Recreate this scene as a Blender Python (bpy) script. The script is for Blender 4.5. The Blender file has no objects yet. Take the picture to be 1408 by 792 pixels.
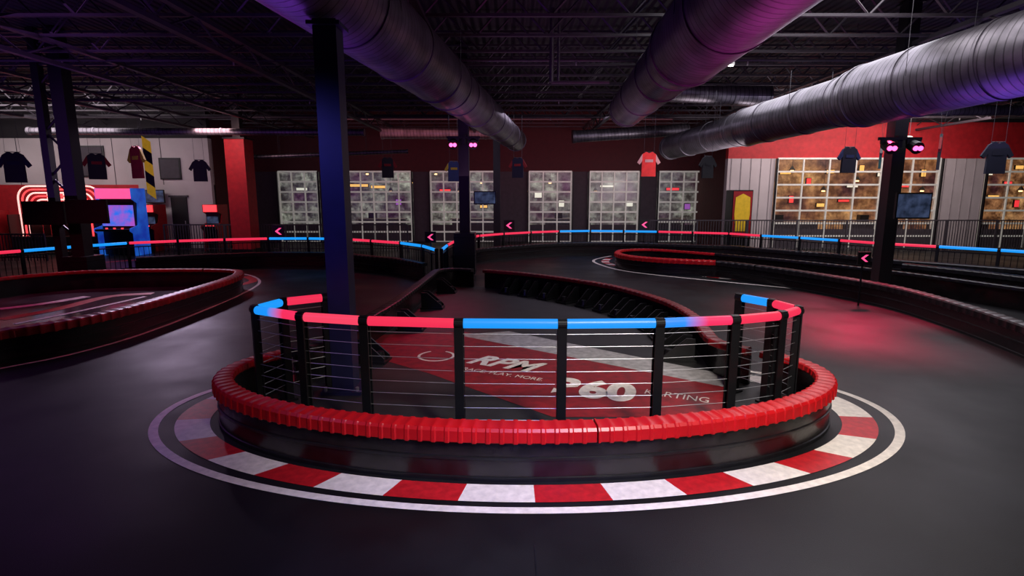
import bpy, math, random
import bmesh
from mathutils import Vector, Matrix
random.seed(7)
scene = bpy.context.scene
try:
    scene.view_settings.view_transform = 'Standard'
except Exception: pass
H = 2.3; F = 760.0; PITCH = math.atan(128/760.0)
SN, CS = math.sin(PITCH), math.cos(PITCH)
def P(px, py, z=0.0):
    """survey measurement -> ground plan point (metres) of something at height z"""
    v = (py-396)/F
    t = (H-z)/(SN+CS*v)
    return Vector(((px-704)/F*t, t*(CS-SN*v), z))
def W(px, py, Y):
    v = (py-396)/F
    t = Y/(CS-SN*v)
    return Vector(((px-704)/F*t, Y, H-t*(SN+CS*v)))
# ------------------------------------------------ materials
def mat(name, col, rough=0.5, metal=0.0, emit=None, es=0.0, var=0.15, scale=6.0, bump=0.0, spec=0.5):
    m = bpy.data.materials.new(name); m.use_nodes = True
    nt = m.node_tree; b = nt.nodes['Principled BSDF']
    b.inputs['Roughness'].default_value = rough
    b.inputs['Metallic'].default_value = metal
    b.inputs['Specular IOR Level'].default_value = spec
    tc = nt.nodes.new('ShaderNodeTexCoord'); n = nt.nodes.new('ShaderNodeTexNoise')
    n.inputs['Scale'].default_value = scale; n.inputs['Detail'].default_value = 6
    nt.links.new(tc.outputs['Object'], n.inputs['Vector'])
    r = nt.nodes.new('ShaderNodeValToRGB')
    r.color_ramp.elements[0].position = 0.3; r.color_ramp.elements[1].position = 0.7
    r.color_ramp.elements[0].color = (*[c*(1-var) for c in col], 1)
    r.color_ramp.elements[1].color = (*[min(1, c*(1+var)) for c in col], 1)
    nt.links.new(n.outputs['Fac'], r.inputs['Fac']); nt.links.new(r.outputs['Color'], b.inputs['Base Color'])
    if bump > 0:
        bp = nt.nodes.new('ShaderNodeBump'); bp.inputs['Strength'].default_value = bump
        bp.inputs['Distance'].default_value = 0.02
        nt.links.new(n.outputs['Fac'], bp.inputs['Height']); nt.links.new(bp.outputs['Normal'], b.inputs['Normal'])
    if emit:
        b.inputs['Emission Color'].default_value = (*emit, 1); b.inputs['Emission Strength'].default_value = es
    return m
M = {}
M['black'] = mat('black_plastic', (.007,.007,.008), .36, bump=.15, scale=9, var=.4)
M['panel'] = mat('scuffed_black_panel', (.009,.006,.007), .26, scale=5, var=.7, bump=.35)
M['blackmetal'] = mat('black_metal', (.010,.010,.012), .4, .3)
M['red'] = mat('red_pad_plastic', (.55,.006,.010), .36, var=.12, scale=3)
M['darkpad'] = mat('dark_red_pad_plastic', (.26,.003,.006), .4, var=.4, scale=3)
M['darkred'] = mat('red_paint', (.32,.006,.012), .5)
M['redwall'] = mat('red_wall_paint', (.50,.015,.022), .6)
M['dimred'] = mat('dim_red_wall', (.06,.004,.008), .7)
M['white'] = mat('white_floor_paint', (.82,.75,.68), .5, var=.16, scale=14)
M['curbred'] = mat('red_floor_paint', (.50,.010,.016), .45, var=.25, scale=14)
M['whitewall'] = mat('white_wall_paint', (.48,.44,.44), .7, var=.15, scale=.6)
M['pier'] = mat('pale_grey_ribbed_panel', (.56,.52,.53), .7, var=.08, scale=1)
M['pierrib'] = mat('pale_grey_rib', (.36,.33,.34), .7)
M['greywall'] = mat('grey_wall_paint', (.05,.043,.055), .7)
M['darkwall'] = mat('dark_wall_paint', (.010,.008,.012), .8)
M['frame'] = mat('self_lit_white_aluminium', (.65,.66,.62), .4, .2, emit=(.9,.88,.78), es=.15)  # faint emission put into the metal so the frames look brighter lit
M['column'] = mat('navy_painted_steel', (.013,.013,.055), .45)
M['darkcol'] = mat('black_painted_steel', (.008,.007,.010), .45)
M['joist'] = mat('roof_steel', (.055,.048,.06), .5, .3)
M['cable'] = mat('steel_cable', (.42,.42,.44), .45, .8)
M['wire'] = mat('dull_wire', (.05,.05,.06), .5, .5)
M['bandw'] = mat('grey_white_floor_band', (.42,.40,.40), .5, var=.3, scale=10)
M['island_red'] = mat('red_floor_graphic', (.26,.005,.010), .5, var=.35, scale=8)
M['island_grey'] = mat('worn_grey_concrete', (.018,.017,.018), .55, var=.45, scale=3)
M['island_gloss'] = mat('polished_grey_floor', (.05,.044,.05), .18, var=.6, scale=1.2)
M['pinkneon'] = mat('pink_neon', (.5,.1,.2), .4, emit=(1,.08,.28), es=1.1)
M['whiteneon'] = mat('white_neon', (.8,.7,.6), .4, emit=(1,.42,.38), es=1.4)
M['redneon'] = mat('red_neon', (.8,.1,.05), .4, emit=(1,.05,.07), es=1.3)
M['lens'] = mat('pink_lamp_lens', (.8,.1,.4), .3, emit=(1,.10,.34), es=3.5)
M['ledR'] = mat('led_red', (.06,.01,.01), .4, emit=(.90,.030,.09), es=1.0)
M['ledP'] = mat('led_pink', (.06,.01,.01), .4, emit=(.95,.06,.13), es=1.0)
M['ledB'] = mat('led_blue', (.01,.01,.06), .4, emit=(.010,.33,1), es=1.0)
M['lampw'] = mat('white_lamp', (.9,.9,.9), .4, emit=(1,.95,.85), es=6)
M['warm'] = mat('warm_lamp', (.9,.7,.4), .4, emit=(1,.55,.2), es=5)
def led_grad():
    m = mat('led_blue_to_red', (.03,.01,.04), .4, emit=(1,0,0), es=1.0); nt = m.node_tree
    b = nt.nodes['Principled BSDF']; tc = nt.nodes.new('ShaderNodeTexCoord'); sp = nt.nodes.new('ShaderNodeSeparateXYZ')
    r = nt.nodes.new('ShaderNodeValToRGB'); r.color_ramp.elements[0].position=.3; r.color_ramp.elements[1].position=.65
    r.color_ramp.elements[0].color=(.010,.30,1,1); r.color_ramp.elements[1].color=(.95,.03,.11,1)
    nt.links.new(tc.outputs['Generated'], sp.inputs[0]); nt.links.new(sp.outputs['X'], r.inputs['Fac'])
    nt.links.new(r.outputs['Color'], b.inputs['Emission Color']); return m
M['ledG'] = led_grad()
def floor_mat():
    m = mat('dark_asphalt_floor', (.0080,.0078,.0088), .5, var=.4, scale=1.2, bump=0, spec=.30)
    nt = m.node_tree; b = nt.nodes['Principled BSDF']
    tc = nt.nodes.new('ShaderNodeTexCoord'); n = nt.nodes.new('ShaderNodeTexNoise'); n.inputs['Scale'].default_value=160; n.inputs['Detail'].default_value=3
    nt.links.new(tc.outputs['Object'], n.inputs['Vector'])
    bp = nt.nodes.new('ShaderNodeBump'); bp.inputs['Strength'].default_value=.35; bp.inputs['Distance'].default_value=.004
    nt.links.new(n.outputs['Fac'], bp.inputs['Height']); nt.links.new(bp.outputs['Normal'], b.inputs['Normal'])
    n2 = nt.nodes.new('ShaderNodeTexNoise'); n2.inputs['Scale'].default_value=.6; n2.inputs['Detail'].default_value=8
    nt.links.new(tc.outputs['Object'], n2.inputs['Vector'])
    mr = nt.nodes.new('ShaderNodeMapRange'); mr.inputs['To Min'].default_value=.32; mr.inputs['To Max'].default_value=.60
    mr.inputs['From Min'].default_value=.3; mr.inputs['From Max'].default_value=.7
    nt.links.new(n2.outputs['Fac'], mr.inputs['Value']); nt.links.new(mr.outputs['Result'], b.inputs['Roughness'])
    return m
M['floor'] = floor_mat()
def duct_mat():
    m = mat('galvanised_spiral_duct', (.16,.15,.175), .38, .75, var=.4, scale=2.5)
    nt = m.node_tree; b = nt.nodes['Principled BSDF']
    tc = nt.nodes.new('ShaderNodeTexCoord'); w = nt.nodes.new('ShaderNodeTexWave'); w.inputs['Scale'].default_value=2.3; w.bands_direction='Z'
    w.inputs['Distortion'].default_value=0
    mp = nt.nodes.new('ShaderNodeMapping'); mp.inputs['Rotation'].default_value=(.10,0,0)
    nt.links.new(tc.outputs['Object'], mp.inputs['Vector']); nt.links.new(mp.outputs['Vector'], w.inputs['Vector'])
    rr = nt.nodes.new('ShaderNodeValToRGB'); rr.color_ramp.elements[0].position=.01; rr.color_ramp.elements[1].position=.12
    rr.color_ramp.elements[0].color=(.4,.4,.4,1); rr.color_ramp.elements[1].color=(1,1,1,1)
    nt.links.new(w.outputs['Fac'], rr.inputs['Fac'])
    src = b.inputs['Base Color'].links[0].from_socket
    mx = nt.nodes.new('ShaderNodeMix'); mx.data_type='RGBA'; mx.blend_type='MULTIPLY'; mx.inputs[0].default_value=1
    nt.links.new(src, mx.inputs[6]); nt.links.new(rr.outputs['Color'], mx.inputs[7]); nt.links.new(mx.outputs[2], b.inputs['Base Color'])
    bp = nt.nodes.new('ShaderNodeBump'); bp.inputs['Strength'].default_value=.4; bp.inputs['Distance'].default_value=.006
    nt.links.new(rr.outputs['Color'], bp.inputs['Height']); nt.links.new(bp.outputs['Normal'], b.inputs['Normal'])
    return m
M['duct'] = duct_mat()
def ceil_mat():
    m = mat('corrugated_roof_deck', (.016,.014,.019), .7)
    nt = m.node_tree; b = nt.nodes['Principled BSDF']
    tc = nt.nodes.new('ShaderNodeTexCoord'); w = nt.nodes.new('ShaderNodeTexWave'); w.inputs['Scale'].default_value=1.6; w.bands_direction='X'
    nt.links.new(tc.outputs['Object'], w.inputs['Vector'])
    bp = nt.nodes.new('ShaderNodeBump'); bp.inputs['Strength'].default_value=1; bp.inputs['Distance'].default_value=.06
    nt.links.new(w.outputs['Fac'], bp.inputs['Height']); nt.links.new(bp.outputs['Normal'], b.inputs['Normal'])
    return m
M['ceil'] = ceil_mat()
def shop_glow_mat(name, strength, cols):  # emissive noise patches stand in for the light inside the shops
    m = bpy.data.materials.new(name); m.use_nodes=True; nt=m.node_tree; b=nt.nodes['Principled BSDF']
    tc=nt.nodes.new('ShaderNodeTexCoord'); sx=nt.nodes.new('ShaderNodeSeparateXYZ'); cx=nt.nodes.new('ShaderNodeCombineXYZ')
    nt.links.new(tc.outputs['Object'],sx.inputs[0]); nt.links.new(sx.outputs['X'],cx.inputs['X']); nt.links.new(sx.outputs['Z'],cx.inputs['Y'])
    n0=nt.nodes.new('ShaderNodeTexNoise'); n0.inputs['Scale'].default_value=.55; n0.inputs['Detail'].default_value=4; nt.links.new(cx.outputs[0],n0.inputs['Vector'])
    r0=nt.nodes.new('ShaderNodeValToRGB'); e=r0.color_ramp.elements; e[0].position=.35; e[0].color=(*cols[2],1); e[1].position=.68; e[1].color=(*cols[0],1)
    x=e.new(.5); x.color=(*cols[1],1); nt.links.new(n0.outputs['Fac'],r0.inputs['Fac'])
    n=nt.nodes.new('ShaderNodeTexNoise'); n.inputs['Scale'].default_value=2.2; n.inputs['Detail'].default_value=8; n.inputs['Roughness'].default_value=.75; nt.links.new(cx.outputs[0],n.inputs['Vector'])
    mr=nt.nodes.new('ShaderNodeMapRange'); mr.inputs['From Min'].default_value=.42; mr.inputs['From Max'].default_value=.66; mr.inputs['To Min'].default_value=.2; mr.inputs['To Max'].default_value=2.2
    nt.links.new(n.outputs['Fac'],mr.inputs['Value'])
    mm=nt.nodes.new('ShaderNodeMath'); mm.operation='MULTIPLY'; mm.inputs[1].default_value=strength; nt.links.new(mr.outputs[0],mm.inputs[0])
    nt.links.new(r0.outputs['Color'],b.inputs['Base Color']); nt.links.new(r0.outputs['Color'],b.inputs['Emission Color']); nt.links.new(mm.outputs[0],b.inputs['Emission Strength'])
    return m
M['shopwarm']=shop_glow_mat('warm_shop_painted_glow',.9,((.36,.20,.08),(.18,.08,.035),(.05,.015,.02))); M['shopcool']=shop_glow_mat('cool_shop_painted_glow',.9,((.22,.23,.19),(.09,.085,.08),(.06,.02,.05)))
def glass_mat():
    m=bpy.data.materials.new('door_glass'); m.use_nodes=True; nt=m.node_tree; nt.nodes.clear()
    o=nt.nodes.new('ShaderNodeOutputMaterial'); mx=nt.nodes.new('ShaderNodeMixShader'); t=nt.nodes.new('ShaderNodeBsdfTransparent'); g=nt.nodes.new('ShaderNodeBsdfGlossy')
    n=nt.nodes.new('ShaderNodeTexNoise'); mr=nt.nodes.new('ShaderNodeMapRange'); mr.inputs['To Min'].default_value=.04; mr.inputs['To Max'].default_value=.10
    nt.links.new(n.outputs['Fac'],mr.inputs['Value']); nt.links.new(mr.outputs['Result'],mx.inputs['Fac'])
    g.inputs['Roughness'].default_value=.25
    nt.links.new(t.outputs[0],mx.inputs[1]); nt.links.new(g.outputs[0],mx.inputs[2]); nt.links.new(mx.outputs[0],o.inputs['Surface']); return m
M['glass']=glass_mat()
def screen_mat(name,c1,c2,s=1.0,sc=6):
    m=mat(name,c1,.3); nt=m.node_tree; b=nt.nodes['Principled BSDF']
    r=nt.nodes.new('ShaderNodeValToRGB'); r.color_ramp.elements[0].position=.35; r.color_ramp.elements[1].position=.65
    r.color_ramp.elements[0].color=(*c1,1); r.color_ramp.elements[1].color=(*c2,1)
    n=[x for x in nt.nodes if x.type=='TEX_NOISE'][0]; n.inputs['Scale'].default_value=sc
    nt.links.new(n.outputs['Fac'],r.inputs['Fac']); nt.links.new(r.outputs['Color'],b.inputs['Emission Color']); b.inputs['Emission Strength'].default_value=s
    return m
M['scr1']=screen_mat('arcade_screen',(.01,.18,.9),(.5,.08,.5),.8,3); M['scr2']=screen_mat('dim_screen',(.01,.015,.03),(.05,.07,.14),.8)
M['arcblue']=screen_mat('arcade_side_art',(.01,.05,.5),(.02,.18,.8),.5,2)
M['yellow']=mat('yellow_panel',(.6,.4,.02),.5,emit=(.8,.5,.02),es=.2)
M['signY']=mat('lit_yellow_sign',(.8,.5,.1),.5,emit=(1,.55,.15),es=.9); M['signR']=mat('lit_red_sign',(.8,.1,.05),.5,emit=(1,.04,.06),es=.9)
M['signW']=mat('lit_white_sign',(.8,.8,.7),.5,emit=(.95,.95,.8),es=.7); M['signG']=mat('lit_purple_sign',(.3,.1,.5),.5,emit=(.5,.15,.7),es=.5)
# ------------------------------------------------ builders
def link(o): scene.collection.objects.link(o)
class MB:
    def __init__(s): s.v=[]; s.f=[]; s.mi=[]; s.mats=[]
    def m(s,mt):
        if mt not in s.mats: s.mats.append(mt)
        return s.mats.index(mt)
    def add(s,vs,fs,mt):
        o=len(s.v); s.v+= [Vector(x) for x in vs]; k=s.m(mt)
        for f in fs: s.f.append([i+o for i in f]); s.mi.append(k)
    def box(s,c,sz,mt,rot=0.0,mtx=None):
        x,y,z=[d/2 for d in sz]
        vs=[Vector((a*x,b*y,d*z)) for a in(-1,1) for b in(-1,1) for d in(-1,1)]
        R=mtx if mtx is not None else Matrix.Rotation(rot,3,'Z')
        vs=[R@p+Vector(c) for p in vs]
        s.add(vs,[(0,1,3,2),(4,6,7,5),(0,4,5,1),(2,3,7,6),(0,2,6,4),(1,5,7,3)],mt)
    def cyl(s,a,b,r,mt,n=10,r2=None,cap=True):
        a=Vector(a); b=Vector(b); d=(b-a)
        if d.length<1e-6: return
        d.normalize(); q=d.to_track_quat('Z','Y').to_matrix(); r2=r if r2 is None else r2
        vs=[];
        for k in range(n):
            t=2*math.pi*k/n; vs.append(a+q@Vector((r*math.cos(t),r*math.sin(t),0)))
        for k in range(n):
            t=2*math.pi*k/n; vs.append(b+q@Vector((r2*math.cos(t),r2*math.sin(t),0)))
        fs=[(k,(k+1)%n,n+(k+1)%n,n+k) for k in range(n)]
        if cap: fs+= [tuple(range(n))[::-1],tuple(range(n,2*n))]
        s.add(vs,fs,mt)
    def prism(s,poly,fn,th,mt):
        n=len(poly); vs=[fn(p[0],p[1],0) for p in poly]+[fn(p[0],p[1],th) for p in poly]
        fs=[tuple(range(n))[::-1],tuple(range(n,2*n))]+[(k,(k+1)%n,n+(k+1)%n,n+k) for k in range(n)]
        s.add(vs,fs,mt)
    def obj(s,name,origin=None,parent=None,smooth=False,sharp=40,**props):
        me=bpy.data.meshes.new(name)
        if origin is None:
            xs=[p.x for p in s.v]; ys=[p.y for p in s.v]; zs=[p.z for p in s.v]
            origin=Vector(((min(xs)+max(xs))/2,(min(ys)+max(ys))/2,min(zs)))
        origin=Vector(origin)
        me.from_pydata([tuple(p-origin) for p in s.v],[],s.f); 
        for mt in s.mats: me.materials.append(M[mt])
        for p,k in zip(me.polygons,s.mi): p.material_index=k; p.use_smooth=smooth
        bm=bmesh.new(); bm.from_mesh(me); bmesh.ops.recalc_face_normals(bm,faces=bm.faces); bm.to_mesh(me); bm.free()
        if smooth: 
            try: me.set_sharp_from_angle(angle=math.radians(sharp))
            except Exception: pass
        me.update(); o=bpy.data.objects.new(name,me); link(o)
        if parent is not None:
            o.parent=parent; o.location=origin-parent.location
        else: o.location=origin
        for k,v in props.items(): o[k]=v
        return o
def root(name,loc,label,category,group=None):
    e=bpy.data.objects.new(name,None); link(e); e.location=Vector(loc); e.empty_display_size=.2
    e['label']=label; e['category']=category
    if group: e['group']=group
    return e
def struct(o,label=None):
    o['kind']='structure'
    if label: o['label']=label
    return o
def catmull(pts,closed,step):
    n=len(pts); out=[]
    rng=range(n if closed else n-1)
    for i in rng:
        if closed: a,b,c,d=pts[(i-1)%n],pts[i],pts[(i+1)%n],pts[(i+2)%n]
        else: a,b,c,d=pts[max(i-1,0)],pts[i],pts[i+1],pts[min(i+2,n-1)]
        for k in range(16):
            t=k/16
            out.append(.5*((2*b)+(c-a)*t+(2*a-5*b+4*c-d)*t*t+(3*b-a-3*c+d)*t**3))
    out.append(pts[0] if closed else pts[-1])
    L=[0]
    for i in range(1,len(out)): L.append(L[-1]+(out[i]-out[i-1]).length)
    N=max(2,int(round(L[-1]/step))); res=[]; j=0
    for k in range(N+1):
        s=L[-1]*k/N
        while j<len(L)-2 and L[j+1]<s: j+=1
        u=(s-L[j])/max(1e-9,L[j+1]-L[j]); res.append(out[j].lerp(out[j+1],u))
    return res
def v2(p): return Vector((p[0],p[1],0))
def normals(path,closed,side):
    n=len(path); N=[]
    for i in range(n):
        if closed: a,b=path[(i-1)%(n-1)],path[(i+1)%(n-1)]
        else: a,b=path[max(i-1,0)],path[min(i+1,n-1)]
        d=(b-a).normalized(); N.append(Vector((d.y,-d.x,0))*side)
    return N
def sweep(mb,path,N,prof,mt,insets=None,center=(0,0),caps=True):
    n=len(prof); o=len(mb.v); k=mb.m(mt)
    for i,p in enumerate(path):
        ins=insets[i] if insets else 0
        for d,z in prof:
            dd=center[0]+(d-center[0])*(1-ins); zz=center[1]+(z-center[1])*(1-ins)
            mb.v.append(p+N[i]*dd+Vector((0,0,zz)))
    for i in range(len(path)-1):
        for j in range(n):
            mb.f.append([o+i*n+j,o+i*n+(j+1)%n,o+(i+1)*n+(j+1)%n,o+(i+1)*n+j]); mb.mi.append(k)
    if caps:
        mb.f.append([o+j for j in range(n)]); mb.mi.append(k)
        mb.f.append([o+(len(path)-1)*n+j for j in range(n)]); mb.mi.append(k)
PADP=[(.010,.335),(.036,.337),(.042,.345),(.040,.437),(.022,.462),(-.005,.470),(-.13,.474),(-.152,.462),(-.158,.41),(-.14,.39),(-.05,.385)]
def barrier(pts,closed,side,padmat,label,L=.15,ribs=True,section=6.0,trim=0,trim_end=None):
    path=catmull([v2(p) for p in pts],closed,L)
    N=normals(path,closed,side)
    te=trim if trim_end is None else trim_end
    path=path[trim:len(path)-te]; N=N[trim:len(N)-te]
    r=root('track_barrier',path[0],label,'barrier')
    mb=MB(); sweep(mb,path,N,[(0,0),(0,.36),(-.05,.38),(-.05,0)],'panel',caps=not closed)
    mb.obj('barrier_panel',parent=r,origin=path[len(path)//2],smooth=True)
    for z0,z1 in((0,.035),(.185,.205)):
        mb=MB(); sweep(mb,path,N,[(.012,z0),(.012,z1),(.001,z1+.005),(.001,z0)],'black',caps=not closed)
        mb.obj('rub_strip',parent=r,origin=path[len(path)//2])
    if not padmat: return r
    per=max(4,int(section/L)); i=0
    while i<len(path)-1:
        j=min(i+per,len(path)-1)
        if len(path)-1-j<4: j=len(path)-1
        pp=[];nn=[];ins=[]
        for k in range(i,j):
            a,b=path[k],path[k+1]; na,nb=N[k],N[k+1]
            for u,q in ((0.0,-.03),(.22,-.03),(.32,.05),(.90,.05)) if ribs else ((0,0),):
                pp.append(a.lerp(b,u)); nn.append(na.lerp(nb,u).normalized()); ins.append(q)
        pp.append(path[j]); nn.append(N[j]); ins.append(.05 if ribs else 0)
        pp[0]=pp[0].lerp(pp[1],.6)
        mb=MB(); sweep(mb,pp,nn,PADP,padmat,ins,(-.06,.41))
        mb.obj('barrier_pad',parent=r,origin=path[(i+j)//2],smooth=True,sharp=28)
        i=j
    return r
# ------------------------------------------------ room shell
XL,XR,YF,YB=-27.0,27.0,-6.0,27.6
ZC=6.3
mb=MB(); mb.add([(XL,YF,0),(XR,YF,0),(XR,YB+6,0),(XL,YB+6,0),(XL,YF,-.1),(XR,YF,-.1),(XR,YB+6,-.1),(XL,YB+6,-.1)],[(0,1,2,3),(4,7,6,5),(0,4,5,1),(1,5,6,2),(2,6,7,3),(3,7,4,0)],'floor')
floor=struct(mb.obj('floor',origin=(0,0,0)),'dark asphalt indoor kart track floor')
mb=MB(); mb.box((0,(YF+YB+6)/2,ZC+.05),(XR-XL,YB+6-YF,.1),'ceil'); struct(mb.obj('ceiling'),'dark corrugated metal roof deck')
mb=MB(); mb.box((XL-.1,(YF+YB)/2+3,ZC/2),(.2,YB+6-YF,ZC),'darkwall'); struct(mb.obj('wall_left'))
mb=MB(); mb.box((XR+.1,(YF+YB)/2+3,ZC/2),(.2,YB+6-YF,ZC),'darkwall'); struct(mb.obj('wall_right'))
mb=MB(); mb.box((0,YF-.1,ZC/2),(XR-XL,.2,ZC),'darkwall'); struct(mb.obj('wall_front'))
door_n=[0]
def garage_door(x0,x1,z1,Y,cols,rows,z0=0.0,fm='frame',bar=.05):
    door_n[0]+=1
    mb=MB(); w=x1-x0; h=z1-z0
    for i in range(cols+1):
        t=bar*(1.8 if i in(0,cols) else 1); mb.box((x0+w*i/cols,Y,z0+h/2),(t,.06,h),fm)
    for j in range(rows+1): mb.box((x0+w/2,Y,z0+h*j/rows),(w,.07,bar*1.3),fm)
    mb.box((x0+w/2,Y+.01,z0+.42),(w,.04,.84),'greywall')
    mb.box((x0-.05,Y-.08,z0+h/2),(.06,.1,h),'blackmetal'); mb.box((x1+.05,Y-.08,z0+h/2),(.06,.1,h),'blackmetal')
    o=struct(mb.obj('door_%d'%door_n[0]),'sectional garage door with rows of glass panes')
    g=MB(); g.box((x0+w/2,Y+.045,z0+h/2),(w-.02,.008,h-.02),'glass'); g.obj('glass_pane',parent=o)
YW=YB; zt=W(704,236,YW).z
ops=[(382,440,3,7),(477,568,5,7),(590,684,5,7),(725,788,3,7),(808,880,4,7),(903,993,5,7)]
xa=W(300,300,YW).x; xb=W(1000,300,YW).x
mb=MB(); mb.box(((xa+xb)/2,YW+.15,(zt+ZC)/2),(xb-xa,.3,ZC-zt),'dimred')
prev=xa
for a,b,c,rw in ops:
    X0=W(a,270,YW).x; X1=W(b,270,YW).x
    mb.box(((prev+X0)/2,YW+.15,zt/2),(X0-prev,.3,zt),'greywall'); prev=X1
    garage_door(X0+.08,X1-.08,zt,YW,c,rw,bar=.06)
mb.box(((prev+xb)/2,YW+.15,zt/2),(xb-prev,.3,zt),'greywall')
struct(mb.obj('wall_back'),'dark red wall above glazed garage doors')
YR=24.0; zr=W(1200,218,YR).z; xr0=W(998,270,YR).x
A0,A1=W(1063,270,YR).x,W(1290,270,YR).x; B0,B1=W(1350,270,YR).x,W(1480,270,YR).x
mb=MB()
mb.box(((xr0+XR)/2,YR+.15,(zr+5.3)/2),(XR-xr0,.3,5.3-zr),'redwall')
mb.box(((xr0+XR)/2,YR+.15,(5.3+ZC)/2),(XR-xr0,.3,ZC-5.3),'darkwall')
for a,b in((xr0,A0),(A1,B0),(B1,XR)):
    mb.box(((a+b)/2,YR+.15,zr/2),(b-a,.3,zr),'pier')
    k=a+.15
    while k<b: mb.box((k,YR-.01,zr/2),(.03,.03,zr),'pierrib'); k+=.42
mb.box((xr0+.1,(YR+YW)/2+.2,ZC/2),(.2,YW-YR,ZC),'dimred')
struct(mb.obj('wall_back_right'),'bright red upper wall with pale ribbed piers')
garage_door(A0+.08,(A0+A1)/2+1.0,zr,YR,4,7,bar=.055); garage_door((A0+A1)/2+1.15,A1-.08,zr,YR,2,7,bar=.055); garage_door(B0+.08,B1-.08,zr,YR,4,7,bar=.055)
YL=24.0; xl1=W(292,270,YL).x
zb1=W(100,254,YL).z; zt1=W(100,190,YL).z
mb=MB(); cx=(XL+xl1)/2; w=xl1-XL
xsplit=W(192,270,YL).x
mb.box((cx,YL+.15,(zb1+zt1)/2),(w,.3,zt1-zb1),'whitewall')
mb.box(((XL+xsplit)/2,YL+.15,zb1/2),(xsplit-XL,.3,zb1),'redwall')
mb.box(((xl1+xsplit)/2,YL+.15,zb1/2),(xl1-xsplit,.3,zb1),'whitewall')
mb.box((cx,YL+.15,(ZC+zt1)/2),(w,.3,ZC-zt1),'darkwall')
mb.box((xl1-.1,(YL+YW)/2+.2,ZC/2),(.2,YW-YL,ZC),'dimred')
for k in range(1,7):
    mb.box((XL+w*k/7,YL-.005,(zt1+zb1)/2),(.02,.02,zt1-zb1),'greywall')
struct(mb.obj('wall_back_left'),'white upper wall over a red lower wall')
p0=W(236,278,YL); p1=W(262,325,YL)
mb=MB(); mb.box(((p0.x+p1.x)/2,YL-.03,1.1+.0),(p1.x-p0.x,.06,2.2),'darkcol'); mb.cyl((p1.x-.1,YL-.1,1.05),(p1.x-.1,YL-.1,1.2),.02,'cable')
mb.box(((p0.x+p1.x)/2,YL-.03,2.24),(p1.x-p0.x+.16,.08,.08),'greywall')
struct(mb.obj('door_20'),'plain dark service door')
mb=MB(); mb.box(((xa+xb)/2,YW+4.5,2.4),(xb-xa+6,.2,4.8),'shopcool'); struct(mb.obj('wall_shop_back'),'wall with painted glow of lit shop fronts behind glass doors')
mb=MB(); mb.box(((xr0+XR)/2+.3,YR+3.4,2.6),(XR-xr0-.5,.2,5.2),'shopwarm'); struct(mb.obj('wall_shop_right'),'wall with painted warm glow of a shop interior behind glass doors')
SG=[(415,260,.6,.14,'signW',31.6),(490,255,1.3,.14,'signY',31.6),(520,257,.8,.14,'signY',31.6),(548,278,.3,.3,'signG',31.6),(612,262,.6,.14,'signR',31.6),(640,275,.3,.35,'signW',31.6),(665,284,.4,.14,'signY',31.6),
    (740,268,.4,.3,'signW',31.6),(772,280,.3,.35,'signW',31.6),(835,256,.8,.10,'signW',31.6),(865,280,.4,.3,'signW',31.6),(925,260,.7,.14,'signR',31.6),(968,265,.4,.3,'signY',31.6),(945,284,.3,.3,'signG',31.6),(980,282,.3,.3,'signW',31.6)]
for k,(x,yv) in enumerate([(1080,238),(1112,250),(1142,236),(1172,256),(1088,274),(1128,282),(1160,276),(1185,232),(1212,240),(1242,256),(1270,238),(1222,276),(1264,282),(1362,236),(1386,252),(1366,270),(1398,280),(1402,230)]):
    SG.append((x,yv,[.5,.2,.35][k%3],[.10,.32,.16][k%3],['signY','signR','signY','signW','signR'][k%5],27.0))
for px,py,wd,hd,mt,Y in SG:
    c=W(px,py,Y); r=root('shop_sign',c,{'signY':'warm yellow','signW':'pale white','signR':'red','signG':'purple'}[mt]+' lit shop sign panel behind the glass doors','sign','lit shop signs')
    mb=MB(); mb.box(c+Vector((0,.05,0)),(wd+.06,.08,hd+.06),'blackmetal'); mb.obj('sign_frame',parent=r)
    mb=MB(); mb.box(c,(wd,.04,hd),mt); mb.obj('sign_face',parent=r)
# ------------------------------------------------ ceiling structure
def truss(axis,pos,a0,a1,zb=5.45,zt=6.2,pitch=.7,ch=.05):
    mb=MB(); f=(lambda s,z:(s,pos,z)) if axis=='X' else (lambda s,z:(pos,s,z))
    mid=(a0+a1)/2; L=a1-a0
    for z,o in((zb,0),(zt,0)):
        mb.box(f(mid,z),(L,ch*1.6,ch) if axis=='X' else (ch*1.6,L,ch),'joist')
    n=int(L/pitch); 
    for k in range(n):
        s0=a0+L*k/n; s1=a0+L*(k+1)/n; u,v=(zb,zt) if k%2 else (zt,zb)
        mb.cyl(f(s0,u),f(s1,v),.022,'joist',n=4,cap=False)
    return mb
y=8.0
while y<27:
    o=truss('X',y,XL+.2,XR-.2).obj('roof_joist'); o['label']='open-web steel joist under the roof deck'; o['category']='joist'; o['group']='roof joists'
    y+=1.25
for gx in(-17,-13,-9.5,-5.6,-1.6,3.4,8.4,12.6,17):
    o=truss('Y',gx,3.0,27.2,zb=5.0,zt=5.42,pitch=.9,ch=.08).obj('roof_girder'); o['label']='heavy open-web steel roof girder'; o['category']='girder'; o['group']='roof girders'
for i,(py,z,r) in enumerate([(9.4,5.8,.05),(13.6,5.7,.04),(18.5,5.6,.05),(22.4,5.6,.05)]):
    mb=MB(); mb.cyl((XL+.3,py,z-.3),(XR-.3,py,z-.3),r,'joist',8)
    for x in range(-24,26,4):
        mb.cyl((x,py,z-.3),(x,py,6.2),.012,'joist',4); mb.cyl((x+1.5,py,z-.3),(x+1.5,py,z-.42),.02,'cable',6)
    o=mb.obj('sprinkler_pipe'); o['label']='dark sprinkler pipe hung below the joists'; o['category']='pipe'; o['group']='sprinkler pipes'
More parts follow.
